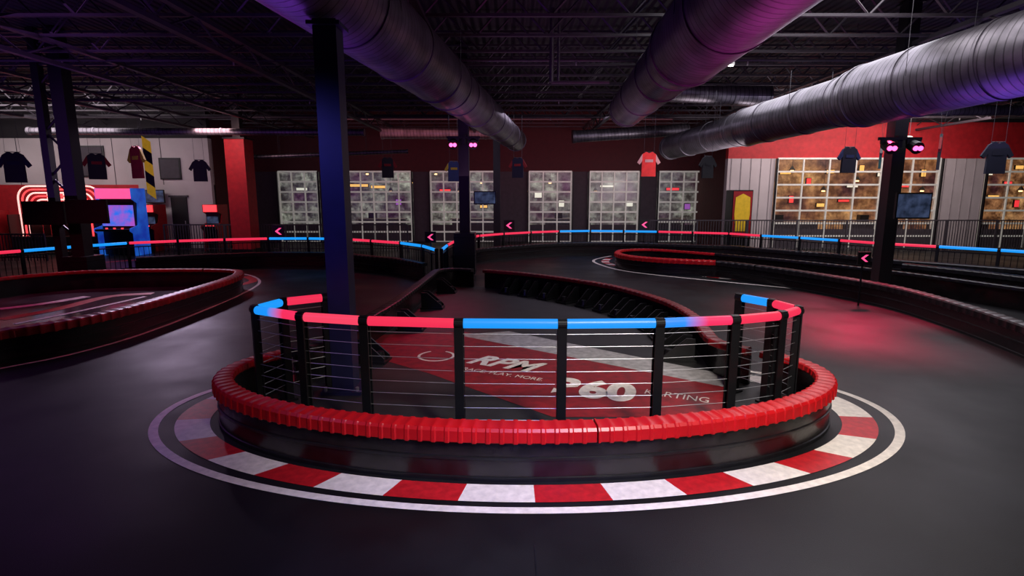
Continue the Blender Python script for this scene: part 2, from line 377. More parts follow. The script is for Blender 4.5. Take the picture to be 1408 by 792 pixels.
mb=MB(); mb.cyl((.85,12.5,4.7),(.85,12.5,6.2),.05,'joist',8); mb.cyl((.85,12.5,4.7),(2.1,12.5,4.7),.04,'joist',8); mb.cyl((1.0,12.5,4.7),(1.0,12.5,6.2),.03,'joist',8)
o=mb.obj('drop_pipe'); o['label']='vertical steel drop pipe below the roof'; o['category']='pipe'
def duct(a,b,segs,label,seam=1.3):
    """segs list of (t0,t1,r0,r1)"""
    a=Vector(a); b=Vector(b); L=(b-a).length; q=(b-a).to_track_quat('Z','Y')
    r=root('spiral_duct',a,label,'duct')
    mb=MB()
    for t0,t1,r0,r1 in segs:
        mb.cyl((0,0,L*t0),(0,0,L*t1),r0,'duct',n=40,r2=r1,cap=(t1==segs[-1][1] or t0==0))
    me=mb.obj('duct_body',origin=(0,0,0),parent=None,smooth=True)
    me.parent=r; me.rotation_mode='QUATERNION'; me.rotation_quaternion=q
    def rad(t):
        for t0,t1,r0,r1 in segs:
            if t0<=t<=t1+1e-6: return r0+(r1-r0)*(t-t0)/(t1-t0)
        return segs[-1][3]
    s=.05
    marks=[seg[0]*L for seg in segs]+[seg[1]*L for seg in segs]
    while s<L: marks.append(s); s+=seam
    for s in sorted(set(round(x,2) for x in marks)):
        rr=rad(s/L)+.018; fm=MB(); fm.cyl((0,0,s-.03),(0,0,s+.03),rr,'duct',n=40)
        o=fm.obj('joint_ring',origin=(0,0,0),smooth=True); o.parent=r; o.rotation_mode='QUATERNION'; o.rotation_quaternion=q
    s=1.0
    d=(b-a).normalized()
    while s<L:
        p=a+d*s; rr=rad(s/L)
        for e in(-1,1):
            hm=MB()
            side=Vector((d.y,-d.x,0)).normalized()*e*rr
            hm.cyl(p+side,Vector((p.x+side.x,p.y+side.y,ZC-.05)),.006,'wire',4)
            hm.obj('hanger_wire',parent=r)
        s+=3.5
    return r
def WZ(px,py,z):
    v=(py-396)/F; t=(H-z)/(SN+CS*v); return Vector(((px-704)/F*t,t*(CS-SN*v),z))
a=WZ(474,0,4.7); b=WZ(709,193,4.5); d=(a-b).normalized()
duct(a+d*4,b,[(0,.45,.58,.54),(.45,.72,.50,.48),(.72,1,.45,.42)],'large silver spiral duct lit purple under the roof',2.0)
a=WZ(1010,0,4.7); b=WZ(862,150,4.6); d=(a-b).normalized()
duct(a+d*4,b,[(0,.5,.64,.62),(.5,.56,.62,.54),(.56,1,.54,.46)],'large silver spiral duct lit pink and purple',2.0)
a=WZ(1408,74,4.4); b=WZ(922,203,4.1); d=(a-b).normalized()
duct(a+d*3,b,[(0,.38,.62,.62),(.38,.42,.62,.53),(.42,.66,.53,.53),(.66,.70,.53,.47),(.70,1,.47,.44)],'large silver spiral duct with stepped reducers',1.6)
def duct2(p,q,Y,r,label): duct(W(*p,Y),W(*q,Y+.3),[(0,1,r,r*.96)],label,2.2)
duct2((908,124),(1055,132),17.2,.32,'short silver cross duct'); duct2((788,188),(945,178),23,.24,'thin silver cross duct near the rear wall')
duct2((1205,152),(1450,152),17,.16,'silver cross duct above the red wall'); duct2((525,183),(690,184),24.5,.24,'dull silver cross duct near the rear wall')
duct2((40,180),(500,182),20,.12,'dark thin cross duct over the arcade side'); duct2((350,216),(560,208),23,.08,'thin conduit duct near the rear wall')
for px,py,Y in((1000,90,12),(890,153,16.3),(1250,190,21.5)):
    p=W(px,py,Y); r=root('ceiling_lamp',p,'small white linear ceiling lamp','lamp','small ceiling lamps')
    mb=MB(); mb.box(p+Vector((0,0,.05)),(.35,.10,.06),'frame',rot=.6); mb.cyl(p+Vector((0,0,.08)),(p.x,p.y,ZC),.01,'wire',4); mb.obj('lamp_housing',parent=r)
    mb=MB(); mb.box(p+Vector((0,0,.01)),(.32,.07,.02),'lampw',rot=.6); mb.obj('lamp_tube',parent=r)
# ------------------------------------------------ columns
def column(x,y,s,mt,label,pad=None,padz=1.2,ztop=ZC-.01,chord=None):
    r=root('steel_column',(x,y,0),label,'column')
    mb=MB(); mb.box((x,y,ztop/2),(s,s,ztop),mt); mb.obj('column_shaft',parent=r)
    mb=MB(); mb.box((x,y,.02),(s+.22,s+.22,.04),mt); 
    for i in(-1,1):
        for j in(-1,1): mb.cyl((x+i*(s/2+.06),y+j*(s/2+.06),.04),(x+i*(s/2+.06),y+j*(s/2+.06),.09),.02,'cable',6)
    mb.obj('base_plate',parent=r)
    mb=MB(); mb.box((x,y,ztop-.05),(s+.1,s+.1,.04),mt); mb.obj('cap_plate',parent=r)
    if chord:
        cx=x+chord; mb=MB(); mb.box((cx,y,ztop/2),(.18,.18,ztop),mt); mb.obj('second_chord',parent=r)
        for k in range(1,11):
            z=.55*k; u,v=(cx,x) if k%2 else (x,cx)
            mb=MB(); mb.cyl((u,y,z),(v,y,z+.55),.03,mt,6); mb.obj('lacing_bar',parent=r)
    if pad:
        mb=MB(); 
        mb.box((x,y,padz/2+.05),(pad,pad,padz-.1),'black')
        for zz in(.2,padz*.5,padz-.12): mb.box((x,y,zz),(pad+.02,pad+.02,.04),'blackmetal')
        mb.obj('column_padding',parent=r)
    return r
column(-1.99,6.35,.25,'column','dark navy square steel column inside the kerb island',ztop=4.14)
column(-1.33,15.7,.28,'darkcol','dark square steel column with padded foot and lamps',.58,1.25)
column(8.33,12.35,.28,'darkcol','dark square steel column with lamps beside the barrier')
column(-11.1,14.25,.32,'darkcol','black laced steel column carrying video monitors',.62,.75,chord=-.55)
column(-.62,23.0,.28,'darkcol','dark steel column near the rear doors')
pr=W(333,260,22); mb=MB(); mb.box((pr.x,22,2.2),(.75,.75,4.4),'redwall')
r=root('red_column',(pr.x,22,0),'bright red clad square column by the arcade','column'); mb.obj('column_cladding',parent=r)
mb=MB(); mb.box((pr.x,22,.1),(.83,.83,.2),'blackmetal'); mb.box((pr.x,22,4.43),(.83,.83,.06),'blackmetal'); mb.obj('column_trim',parent=r)
mb=MB(); mb.box((pr.x,22,(4.46+ZC)/2),(.3,.3,ZC-4.5),'darkcol'); mb.obj('column_shaft',parent=r)
def lamps(px,py,Y,cx):
    c=W(px,py,Y); r=root('stage_lamp',c,'twin pink stage lamps on a column bracket','lamp','stage lamps on columns')
    mb=MB(); mb.box(c+Vector((0,.08,.16)),(.9,.06,.06),'blackmetal'); mb.box(c+Vector((0,.13,.10)),(.1,.14,.25),'blackmetal'); mb.obj('lamp_bracket',parent=r)
    for e in(-1,1):
        q=c+Vector((e*.27,0,0)); mb=MB()
        mb.cyl(q+Vector((0,.12,.05)),q+Vector((0,-.10,-.05)),.11,'blackmetal',14,.13); mb.box(q+Vector((0,.05,.1)),(.3,.05,.1),'blackmetal'); mb.obj('lamp_head',parent=r,smooth=False)
        for dx in(-.05,.05):
            mb=MB(); mb.cyl(q+Vector((dx,-.10,-.05)),q+Vector((dx,-.125,-.06)),.05,'lens',12); mb.obj('lamp_lens',parent=r)
lamps(637,197,15.3,0); lamps(1240,201,11.95,0)
def monitor(px,py,Y,w,h,scr,label):
    c=W(px,py,Y); r=root('monitor',c,label,'monitor')
    mb=MB(); mb.box(c,(w,.06,h),'black'); mb.box(c+Vector((0,.05,0)),(w*.6,.06,h*.6),'black'); mb.obj('monitor_body',parent=r)
    mb=MB(); mb.box(c+Vector((0,-.033,0)),(w-.06,.01,h-.06),scr); mb.obj('screen',parent=r)
    mb=MB(); mb.box(c+Vector((0,.13,0)),(.08,.12,.08),'blackmetal'); mb.obj('wall_mount',parent=r)
monitor(61,293,13.75,1.02,.58,'black','black wide video monitor mounted on a column'); monitor(120,291,13.75,1.02,.58,'black','black wide video monitor mounted on a column')
monitor(667,272,15.4,.62,.36,'scr2','small black monitor on a column'); monitor(1255,283,11.9,.75,.55,'scr2','monitor showing dim race timing display')
monitor(210,270,23.75,1.0,.55,'scr2','wide monitor on the arcade wall')
# ------------------------------------------------ floor markings (children of floor)
def fchild(mb,name,label=None):
    o=mb.obj(name,parent=floor)
    if label: o['label']=label
    return o
def strip(path,N,d0,d1,mt,z=.004,a=0,b=None):
    mb=MB(); b=len(path)-1 if b is None else b; vs=[];fs=[]
    for i in range(a,b+1):
        vs.append(path[i]+N[i]*d0+Vector((0,0,z))); vs.append(path[i]+N[i]*d1+Vector((0,0,z)))
    for i in range(b-a): fs.append((2*i,2*i+1,2*i+3,2*i+2))
    mb.add(vs,fs,mt); return mb
def ell(cx,cy,a,b,t): 
    t=math.radians(t); return Vector((cx+a*math.cos(t),cy+b*math.sin(t),0))*H
def band(e0,e1,t0,t1,mt,n,z=.004):
    mb=MB(); vs=[];fs=[]
    for i in range(n+1):
        t=t0+(t1-t0)*i/n; vs.append(ell(*e0,t)+Vector((0,0,z))); vs.append(ell(*e1,t)+Vector((0,0,z)))
    for i in range(n): fs.append((2*i,2*i+1,2*i+3,2*i+2))
    mb.add(vs,fs,mt); return mb
CX,CY=.062,2.5
fchild(band((CX,CY,1.70,.888),(CX,CY,1.662,.852),140,400,'white',120),'white_line','white painted line around the kerb')
E0=(CX,CY,1.595,.822); E1=(CX,CY,1.45,.712)
ts=[140+260*i/2000 for i in range(2001)]; pts=[ell(CX,CY,1.52,.767,t) for t in ts]; Ls=[0]
for i in range(1,len(pts)): Ls.append(Ls[-1]+(pts[i]-pts[i-1]).length)
i0=min(range(len(pts)),key=lambda i:(pts[i]-Vector((.0775*H,1.733*H,0))).length)
BL=.565; off_=Ls[i0]%BL; s=off_-BL; kk=0
kseam=round((Ls[i0]-s)/BL)
while s<Ls[-1]:
    lo=max(0,s); hi=min(Ls[-1],s+BL)
    if hi-lo>.05:
        ta=ts[min(range(len(Ls)),key=lambda i:abs(Ls[i]-lo))]; tb=ts[min(range(len(Ls)),key=lambda i:abs(Ls[i]-hi))]
        fchild(band(E0,E1,ta,tb,'curbred' if (kk-kseam)%2==0 else 'white',8),'kerb_block','red painted kerb block' if (kk-kseam)%2==0 else 'white painted kerb block')
    s+=BL; kk+=1
mb=MB(); mb.box((.15,.95*1,.002),(.008,4.8,.003),'black'); fchild(mb,'floor_joint')
def pxpoly(pts,mt,z,name,label):
    mb=MB(); vs=[P(x,y)+Vector((0,0,z)) for x,y in pts]; mb.add(vs,[tuple(range(len(vs)))],mt); return fchild(mb,name,label)
# ------------------------------------------------ central island
ring=[ell(.055,2.5,1.40,.685,t)/H for t in range(155,386,10)]
rest=[(1.17,2.98),(1.20,3.3),(1.25,3.7),(1.20,4.2),(.95,4.85),(.55,5.35),(.1,5.75),(-.35,6.0),(-.65,6.08),(-.83,5.95),(-.86,5.5),(-.89,4.8),(-.93,4.1),(-1.0,3.5),(-1.07,3.0)]
ring_pts=[Vector((p.x,p.y,0))*H for p in ring]; rest_pts=[Vector((x,y,0))*H for x,y in rest]
isl=[ring_pts[-1]]+rest_pts+[ring_pts[0]]
barrier(ring_pts,False,1,'red','curved kart barrier, ribbed red pads over black panels',L=.11,section=5.2)
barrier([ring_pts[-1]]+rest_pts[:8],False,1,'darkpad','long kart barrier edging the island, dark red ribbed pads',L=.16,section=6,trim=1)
barrier(rest_pts[7:]+[ring_pts[0]],False,1,'black','long black kart barrier edging the island',L=.16,section=6,trim=1)
mb=MB(); lp=catmull(ring_pts+rest_pts,True,.5)[:-1]; mb.add([p+Vector((0,0,.003)) for p in lp],[tuple(range(len(lp)))],'island_grey'); fchild(mb,'island_floor','worn dark grey island floor')
pxpoly([(512,461),(640,457),(1000,526),(1003,560),(960,574),(760,574),(590,514),(508,490)],'island_red',.006,'painted_graphic','red painted floor graphic')
pxpoly([(628,461),(700,456),(995,515),(996,533)],'bandw',.008,'painted_band','greyish white painted stripe')
def text(s,p0,p1,size,mt,name='painted_lettering',z=.010,shear=0.0,off=.02):
    a=P(*p0); b=P(*p1); ang=math.atan2(b.y-a.y,b.x-a.x)
    cu=bpy.data.curves.new('t','FONT'); cu.body=s; cu.size=size; cu.offset=off*size; cu.shear=shear
    ob=bpy.data.objects.new('t',cu); link(ob); dg=bpy.context.evaluated_depsgraph_get(); me=bpy.data.meshes.new_from_object(ob.evaluated_get(dg))
    bpy.data.objects.remove(ob); me.materials.clear(); me.materials.append(M[mt]); o=bpy.data.objects.new(name,me); link(o)
    w=max(v.co.x for v in me.vertices); sx=(b-a).length/w
    o.parent=floor; o.location=(a.x,a.y,z); o.rotation_euler=(0,0,ang); o.scale=(sx,1,1); o['label']='white painted lettering reading '+s; return o
text('RPM',(640,499),(738,513),.58,'white',shear=.35,off=.035)
text('RACE. PLAY. MORE.',(634,509),(745,525),.15,'white',off=.0)
text('360',(756,541),(872,553),.80,'white',off=.05)
text('KARTING',(884,542),(974,555),.24,'white',off=.0)
mb=MB(); c=P(600,490); n=28
for i in range(n):
    if 4<i<9: continue
    t0=2*math.pi*i/n;t1=2*math.pi*(i+1)/n
    mb.add([c+Vector((math.cos(t)*r*1.0,math.sin(t)*r,.009)) for t,r in((t0,.27),(t1,.27),(t1,.23),(t0,.23))],[(0,1,2,3)],'white')
fchild(mb,'painted_emblem','white painted ring emblem')
# ------------------------------------------------ near LED fence
ZRAIL=.494*H
fp=[(-.936,2.72,'R'),(-1.10,2.60,'B'),(-1.15,2.42,'G'),(-.886,2.275,'P'),(-.602,2.20,'R'),(-.212,2.155,'B'),(.20,2.145,'B'),(.59,2.16,'G'),(.913,2.215,'R'),(1.147,2.30,'R'),(1.275,2.41,'R'),(1.235,2.57,'B'),(1.142,2.72,'R')]
def fence(pts,zr,label,rt=.05,postw=.1,cables=0,pickets=False,name='led_fence',clamp=True):
    V=[Vector((p[0],p[1],0)) for p in pts]; c=V[len(V)//2]
    r=root(name,c,label,'fence'); n=len(V)
    for i,p in enumerate(V):
        d=(V[min(i+1,n-1)]-V[max(i-1,0)]).normalized(); ang=math.atan2(d.y,d.x); R=Matrix.Rotation(ang,3,'Z')
        mb=MB()
        for e in(-1,1): mb.box(p+R@Vector((0,e*.03,0))+Vector((0,0,(zr+rt)/2)),(postw,.014,zr+rt*1.0),'blackmetal',rot=ang)
        mb.box(p+Vector((0,0,(zr)/2)),(postw*.55,.05,zr-rt*1.5),'blackmetal',rot=ang)
        mb.box(p+Vector((0,0,.012)),(postw*1.5,.16,.024),'blackmetal',rot=ang)
        if clamp: mb.cyl(p-d*postw*.5+Vector((0,0,zr)),p+d*postw*.5+Vector((0,0,zr)),rt*1.12,'blackmetal',14)
        mb.obj('post',parent=r)
    for i in range(n-1):
        a,b=V[i],V[i+1]; d=(b-a).normalized(); mb=MB()
        mb.cyl(a+d*postw*.5+Vector((0,0,zr)),b-d*postw*.5+Vector((0,0,zr)),rt,'led'+pts[i][2],14)
        o=mb.obj('led_tube',parent=r,smooth=True); o['label']={'R':'glowing red light tube','P':'glowing pink light tube','B':'glowing blue light tube','G':'light tube fading from blue to red'}[pts[i][2]]
        if pickets:
            mb=MB(); L=(b-a).length; k=int(L/.12)
            ang=math.atan2(d.y,d.x)
            for z in(.12,zr-.12): mb.box((a+b)/2+Vector((0,0,z)),(L,.03,.03),'blackmetal',rot=ang)
            for j in range(1,k): mb.box(a+d*L*j/k+Vector((0,0,zr/2)),(.014,.014,zr-.24),'blackmetal',rot=ang)
            mb.obj('picket_panel',parent=r)
    for k in range(cables):
        z=.20+k*(zr-.30)/(cables-1) if cables>1 else .5; mb=MB()
        for i in range(n-1): mb.cyl(V[i]+Vector((0,0,z)),V[i+1]+Vector((0,0,z)),.003,'cable',6)
        mb.obj('cable',parent=r)
    return r
near=fence([(x*H,y*H,c) for x,y,c in fp],ZRAIL,'curved cable fence topped with glowing red and blue tubes',cables=8,rt=.045,postw=.085)
# ------------------------------------------------ far LED fences and barriers
ZF=.38*H
def farfence(px,label):
    pts=[P(x,y,ZF) for x,y,c in px]; cols=[c for _,_,c in px]
    path=catmull([v2(p) for p in pts],False,1.35); out=[]
    for p in path:
        j=min(range(len(pts)),key=lambda i:(v2(pts[i])-p).length); out.append((p.x,p.y,cols[j]))
    return fence(out,ZF,label,rt=.04,postw=.07,pickets=True)
LF=[(-60,352,'R'),(0,347,'R'),(45,344,'B'),(80,341,'B'),(135,337,'R'),(200,333,'R'),(290,330,'R'),(330,329,'B'),(370,328,'B'),(440,328,'B'),(480,329,'R'),(520,332,'R'),(550,334,'B'),(585,339,'B'),(600,344,'B')]
RF=[(607,344,'B'),(614,338,'R'),(628,331,'R'),(660,324,'R'),(720,320,'R'),(770,318,'B'),(810,317.5,'B'),(860,318,'B'),(900,318.5,'R'),(960,320,'R'),(1000,321,'R'),(1030,323,'B'),(1080,326,'B'),(1120,328,'B'),(1160,331,'R'),(1215,335,'R'),(1270,338,'B'),(1340,342,'B'),(1408,346,'B'),(1470,350,'B')]
farfence(LF,'long curved picket fence topped with red and blue tubes'); farfence(RF,'long sweeping picket fence topped with red and blue tubes')
def off(px,dx,dy,z=ZF): return [v2(P(x,y,z))+Vector((dx,dy,0)) for x,y,_ in px]
barrier(off(LF[5:-1],0,-.55),False,1,'black','long black kart barrier along the outer track edge',L=.2,section=12)
barrier(off(RF[2:],0,-.6),False,1,'black','long sweeping black kart barrier along the outer track edge',L=.2,section=12)
def line(pts,w,mt,label,z=.004,name='painted_line'):
    path=catmull([v2(P(x,y)) for x,y in pts],False,.3); N=normals(path,False,1); fchild(strip(path,N,-w/2,w/2,mt,z),name,label)
line([(140,361),(250,354),(400,350),(480,351),(540,356),(580,366)],.28,'curbred','red painted line along the outer edge')
line([(655,352),(690,345),(760,340),(850,338)],.28,'curbred','red painted line along the outer edge')
line([(655,357),(690,349),(760,343),(850,340)],.10,'white','white painted line along the outer edge')
# left island
ZP=.47
li=[(-60,468),(0,454),(80,442),(160,426),(250,402),(310,384),(331,375),(322,370),(250,369),(130,371),(50,376),(0,381),(-60,389)]
lw=[v2(P(x,y,ZP)) for x,y in li]
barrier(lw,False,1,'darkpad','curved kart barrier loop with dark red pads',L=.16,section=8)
mb=MB(); lp=catmull(lw,True,.6)[:-1]; mb.add([p+Vector((0,0,.003)) for p in lp],[tuple(range(len(lp)))],'island_gloss'); fchild(mb,'island_floor','glossy grey island floor')
line([(-60,520),(0,507),(100,487),(200,458),(290,423),(345,398),(357,387),(345,379),(320,375)],.07,'white','white painted line around the island')
line([(330,392),(349,386),(338,380)],.22,'curbred','red painted kerb at the island tip')
line([(0,440),(80,425),(150,408),(210,404)],.3,'island_red','faded red painted stripe',z=.008); line([(0,425),(60,418),(120,408)],.25,'bandw','faded white painted stripe',z=.008); line([(20,446),(110,428),(200,408)],.12,'bandw','faded white painted stripe',z=.008)
# right island
ra=[(1560,500),(1480,472),(1408,446),(1320,418),(1230,394),(1150,380),(1060,367),(985,358.5)]
rb=[(985,358.5),(915,355.5),(870,352),(850,348.5),(847,345.5),(858,342.5),(900,342),(985,348)]
rc=[(985,348),(1100,358),(1240,373),(1408,395),(1520,410)]
q=lambda L:[v2(P(x,y,ZP)) for x,y in L]
barrier(q(ra),False,-1,'black','long black kart barrier sweeping beside the track',L=.2,section=9)
barrier(q(rb),False,-1,'red','hairpin kart barrier tip with red ribbed pads',L=.16,section=6)
barrier(q(rc),False,-1,'black','black kart barrier along the second lane',L=.2,section=9)
barrier(q([(1240,362),(1330,371),(1408,380),(1520,393)]),False,1,'black','low black barrier beside the return lane',L=.2,section=9)
line([(1500,505),(1408,470),(1300,437),(1200,412),(1100,398),(1000,388),(900,378),(850,371),(820,362),(818,357),(840,352)],.09,'white','white painted line around the barrier')
path=catmull([v2(P(x,y)) for x,y in[(1120,396),(1000,383),(900,373),(850,366),(832,360),(838,355)]],False,.35); N=normals(path,False,1)
for i in range(0,len(path)-1):
    fchild(strip(path,N,-.13,.13,'curbred' if i%2 else 'white',.005,i,i+1),'kerb_block','red painted kerb block' if i%2 else 'white painted kerb block')
# ------------------------------------------------ barrier supports inside the island
def support(p,nrm,i):
    ang=math.atan2(nrm.y,nrm.x)
    r=root('barrier_support',p,'black moulded brace behind the kart barrier','brace','barrier braces')
    R=Matrix.Rotation(ang,3,'Z')
    mb=MB()
    poly=[(0,0),(.42,0),(.42,.08),(.12,.34),(0,.34)]
    for e in(-.12,.10): mb.prism(poly,lambda a,b,t,e=e:p+R@Vector((a,e+t,b)),.025,'black')
    mb.box(p+R@Vector((.21,0,.02)),(.46,.30,.04),'black',rot=ang); mb.obj('brace_frame',parent=r)
    mb=MB(); mb.cyl(p+R@Vector((.33,0,.04)),p+R@Vector((.33,0,.15)),.07,'black',12,.05); mb.obj('anchor_knob',parent=r)
path=catmull([v2(x) for x in isl],False,.62); N=normals(path,False,1)
for i in range(2,len(path)-2):
    p=path[i]
    if p.y/H>6.0: continue
    if p.x<0 and (p.y<7.5 or i%3): continue
    support(p-N[i]*.2,-N[i],i)
# ------------------------------------------------ chevron signs
def chevron(px,py,Y,s):
    c=W(px,py,Y); r=root('chevron_sign',(c.x,c.y,0),'small black sign with glowing pink chevron','sign','chevron signs')
    mb=MB(); mb.box(c,(s,.04,s),'black'); mb.cyl(c+Vector((0,.03,0)),Vector((c.x,c.y+.03,0)),.02,'blackmetal',6); mb.obj('sign_board',parent=r)
    mb=MB(); k=s*.28; f=lambda a,b,t:c+Vector((a,-.022-t,b))
    mb.prism([(-k,0),(k*.3,k),(k,k),(-k*.2,0),(k,-k),(k*.3,-k)],f,.01,'pinkneon'); mb.obj('chevron_mark',parent=r)
for a in((383,318,19.6,.42),(592,326,15.2,.30),(700,310,21.6,.42),(886,309,22.5,.42),(1188,355,11.4,.26)): chevron(*a)
# ------------------------------------------------ rear railing
def railing(pxa,pya,pxb,pyb,Y,hb,label):
    a=W(pxa,pya,Y); b=W(pxb,pyb,Y); z=a.z; r=root('railing',((a.x+b.x)/2,Y,0),label,'railing')
    mb=MB(); mb.box(((a.x+b.x)/2,Y,z),(b.x-a.x,.05,.05),'greywall'); mb.obj('top_rail',parent=r)
    mb=MB(); mb.box(((a.x+b.x)/2,Y,.12),(b.x-a.x,.04,.04),'greywall'); mb.obj('bottom_rail',parent=r)
    n=int((b.x-a.x)/.11); mb=MB()
    for i in range(n+1): mb.box((a.x+(b.x-a.x)*i/n,Y,z/2),(.025,.02,z),'greywall')
    o=mb.obj('balusters',parent=r); o['kind']='stuff'
    n=max(1,int((b.x-a.x)/2))
    for i in range(n+1):
        mb=MB(); mb.box((a.x+(b.x-a.x)*i/n,Y,z/2),(.06,.06,z),'greywall'); mb.obj('railing_post',parent=r)
railing(890,303,1440,303,22.95,0,'grey metal railing before the rear doors'); railing(225,309,560,309,22.7,0,'dark metal railing before the rear doors')
railing(-20,322,60,322,19.5,0,'low metal railing near the arcade')
# ------------------------------------------------ hanging jerseys
def jersey(px,py,Y,s,c1,c2,label,rot=0.0):
    c=W(px,py,Y)
    for nm,cc in(('a',c1),('b',c2)):
        if cc not in M: M[cc]=mat('cloth_%d_%d_%d'%tuple(int(v*99) for v in cc),cc,.8,emit=cc,es=.02)
    R=Matrix.Rotation(rot,3,'Z')
    r=root('hanging_jersey',c,label,'shirt','jerseys hung from the roof')
    f=lambda a,b,t:c+R@Vector((a*s,-.03+t,b*s))
    mb=MB(); mb.prism([(-.28,-.5),(.28,-.5),(.27,.1),(.27,.36),(.12,.46),(0,.40),(-.12,.46),(-.27,.36),(-.27,.1)],f,.06,c1); mb.obj('jersey_body',parent=r)
    for e in(-1,1):
        mb=MB(); mb.prism([(e*.27,.36),(e*.27,.1),(e*.36,-.04),(e*.46,.04)],f,.055,c2); mb.obj('sleeve',parent=r)
    mb=MB(); g=lambda a,b,t:c+R@Vector((a*s,-.036-t,b*s)); mb.prism([(-.16,.05),(.16,.05),(.16,.16),(-.16,.16)],g,.006,c2); mb.obj('chest_stripe',parent=r)
    mb=MB(); mb.cyl(c+R@Vector((-.2*s,0,.45*s)),c+R@Vector((.2*s,0,.45*s)),.012,'wire',6); 
    for e in(-1,1): mb.cyl(c+R@Vector((e*.2*s,0,.45*s)),Vector((c.x+e*.2*s,c.y,5.4)),.004,'wire',4)
    mb.obj('hanger',parent=r)
wh=(.12,.11,.11);nv=(.004,.005,.022);bk=(.008,.008,.012);rd=(.18,.006,.008);bl=(.008,.018,.09);yl=(.3,.2,.01);tl=(.012,.08,.08);br=(.75,.03,.03);pk=(.6,.3,.3)
jersey(20,229,17,.95,bk,nv,'dark jersey with navy sleeves hung from the roof',.3); jersey(188,222,17,1.0,rd,yl,'red jersey with yellow sleeves hung from the roof',-.5)
jersey(275,234,19,.75,bk,bk,'plain black jersey hung from the roof',.2); jersey(533,230,19,.7,bk,rd,'black jersey with red sleeves hung from the roof',.2)
jersey(624,235,19,.7,bl,yl,'blue jersey with yellow sleeves hung from the roof',.3); jersey(712,230,19,.7,nv,rd,'navy jersey with red sleeves hung from the roof',-.3)
jersey(892,225,19.2,.85,br,pk,'bright red jersey with pale sleeves hung from the roof',0); jersey(973,229,16.2,.65,bk,bk,'plain black jersey hung from the roof',.3)
jersey(1167,219,14,.66,nv,bl,'navy jersey with blue sleeves hung from the roof',.1); jersey(1211,213,15,.7,tl,wh,'teal jersey with pale sleeves hung from the roof',1.0)
jersey(1292,208,15,.95,bk,rd,'black jersey with red sleeves hung from the roof',.9); jersey(1370,216,13,.75,nv,nv,'plain navy jersey hung from the roof',-.1)
jersey(133,228,19,.9,bk,rd,'black jersey with red sleeves hung from the roof',.8)
c=W(205,224,18.1); mb=MB()
for k in range(5):
    mb.add([(c.x-.16,18.1,c.z+.85-k*.36),(c.x+.14,18.06,c.z+.65-k*.36),(c.x+.14,18.06,c.z+.29-k*.36),(c.x-.16,18.1,c.z+.49-k*.36)],[(0,1,2,3)],'yellow' if k%2==0 else 'black')
mb.cyl((c.x-.16,18.1,c.z+.86),(c.x-.16,18.1,5.4),.006,'wire',4)
o=mb.obj('hanging_flag'); o['label']='yellow and black striped flag hung from the roof'; o['category']='flag'
for px,py,w,h in((125,222,1.2,1.3),(234,232,.9,.9)):
    c=W(px,py,YL-.03); r=root('framed_poster',c,'dark framed poster on the white wall','poster','framed posters'); mb=MB()
    mb.box(c,(w,.05,h),'blackmetal'); mb.obj('poster_frame',parent=r); mb=MB(); mb.box(c+Vector((0,-.03,0)),(w-.12,.01,h-.12),'greywall'); mb.obj('poster_print',parent=r)
# ------------------------------------------------ arcade machines
def cabinet(px,Y,w,h,label,art='arcblue',scr='scr1',trim='pinkneon'):
    x=W(px,300,Y).x; r=root('arcade_machine',(x,Y,0),label,'arcade machine')
    prof=[(.45,0),(-.45,0),(-.45,.85),(-.62,.95),(-.60,1.05),(-.15,1.15),(-.05,h*.78),(-.35,h*.84),(-.35,h),(.45,h)]
    for e in(-1,1):
        mb=MB(); mb.prism(prof,lambda a,b,t,e=e:Vector((x+e*(w/2)-.02+t,Y+a,b)),.04,art); mb.obj('side_panel',parent=r)
    mb=MB(); mb.box((x,Y+.1,h/2),(w-.06,.6,h-.04),'black'); mb.obj('cabinet_body',parent=r)
    mb=MB(); mb.box((x,Y-.22,1.1+(h*.78-1.15)/2),(w-.14,.03,h*.78-1.2),scr); mb.obj('screen',parent=r)
    mb=MB(); mb.box((x,Y-.36,h*.92),(w-.05,.04,h*.15),trim); mb.obj('marquee',parent=r)
    mb=MB(); mb.box((x,Y-.42,.98),(w-.06,.4,.08),'blackmetal')
    for k in(-1,0,1): mb.cyl((x+k*w*.22,Y-.48,1.02),(x+k*w*.22,Y-.48,1.07),.04,'redneon',10)
    mb.obj('control_deck',parent=r)
cabinet(168,21.5,1.35,2.55,'blue and pink glowing arcade machine',trim='pinkneon'); cabinet(208,23.2,.7,1.9,'narrow dark red arcade machine',art='darkred',scr='scr2',trim='redneon')
cabinet(296,23.5,.6,1.9,'small red lit arcade machine',art='darkred',scr='scr2',trim='redneon')
cabinet(-16,21.5,.8,1.7,'low red lit arcade machine',art='darkred',trim='redneon')
c0=W(28,300,22).x; c1=W(143,300,22).x; zt_=W(90,256,22).z; r=root('hoop_game_machine',((c0+c1)/2,22,0),'row of hoop game lanes under glowing neon arches','arcade machine')
n=4; wl=(c1-c0)/n
mb=MB(); mb.box(((c0+c1)/2,22.6,zt_/2*.9),(c1-c0,.1,zt_*.9),'darkred'); mb.box(((c0+c1)/2,22.1,.35),(c1-c0,1.2,.7),'black'); mb.obj('machine_body',parent=r)
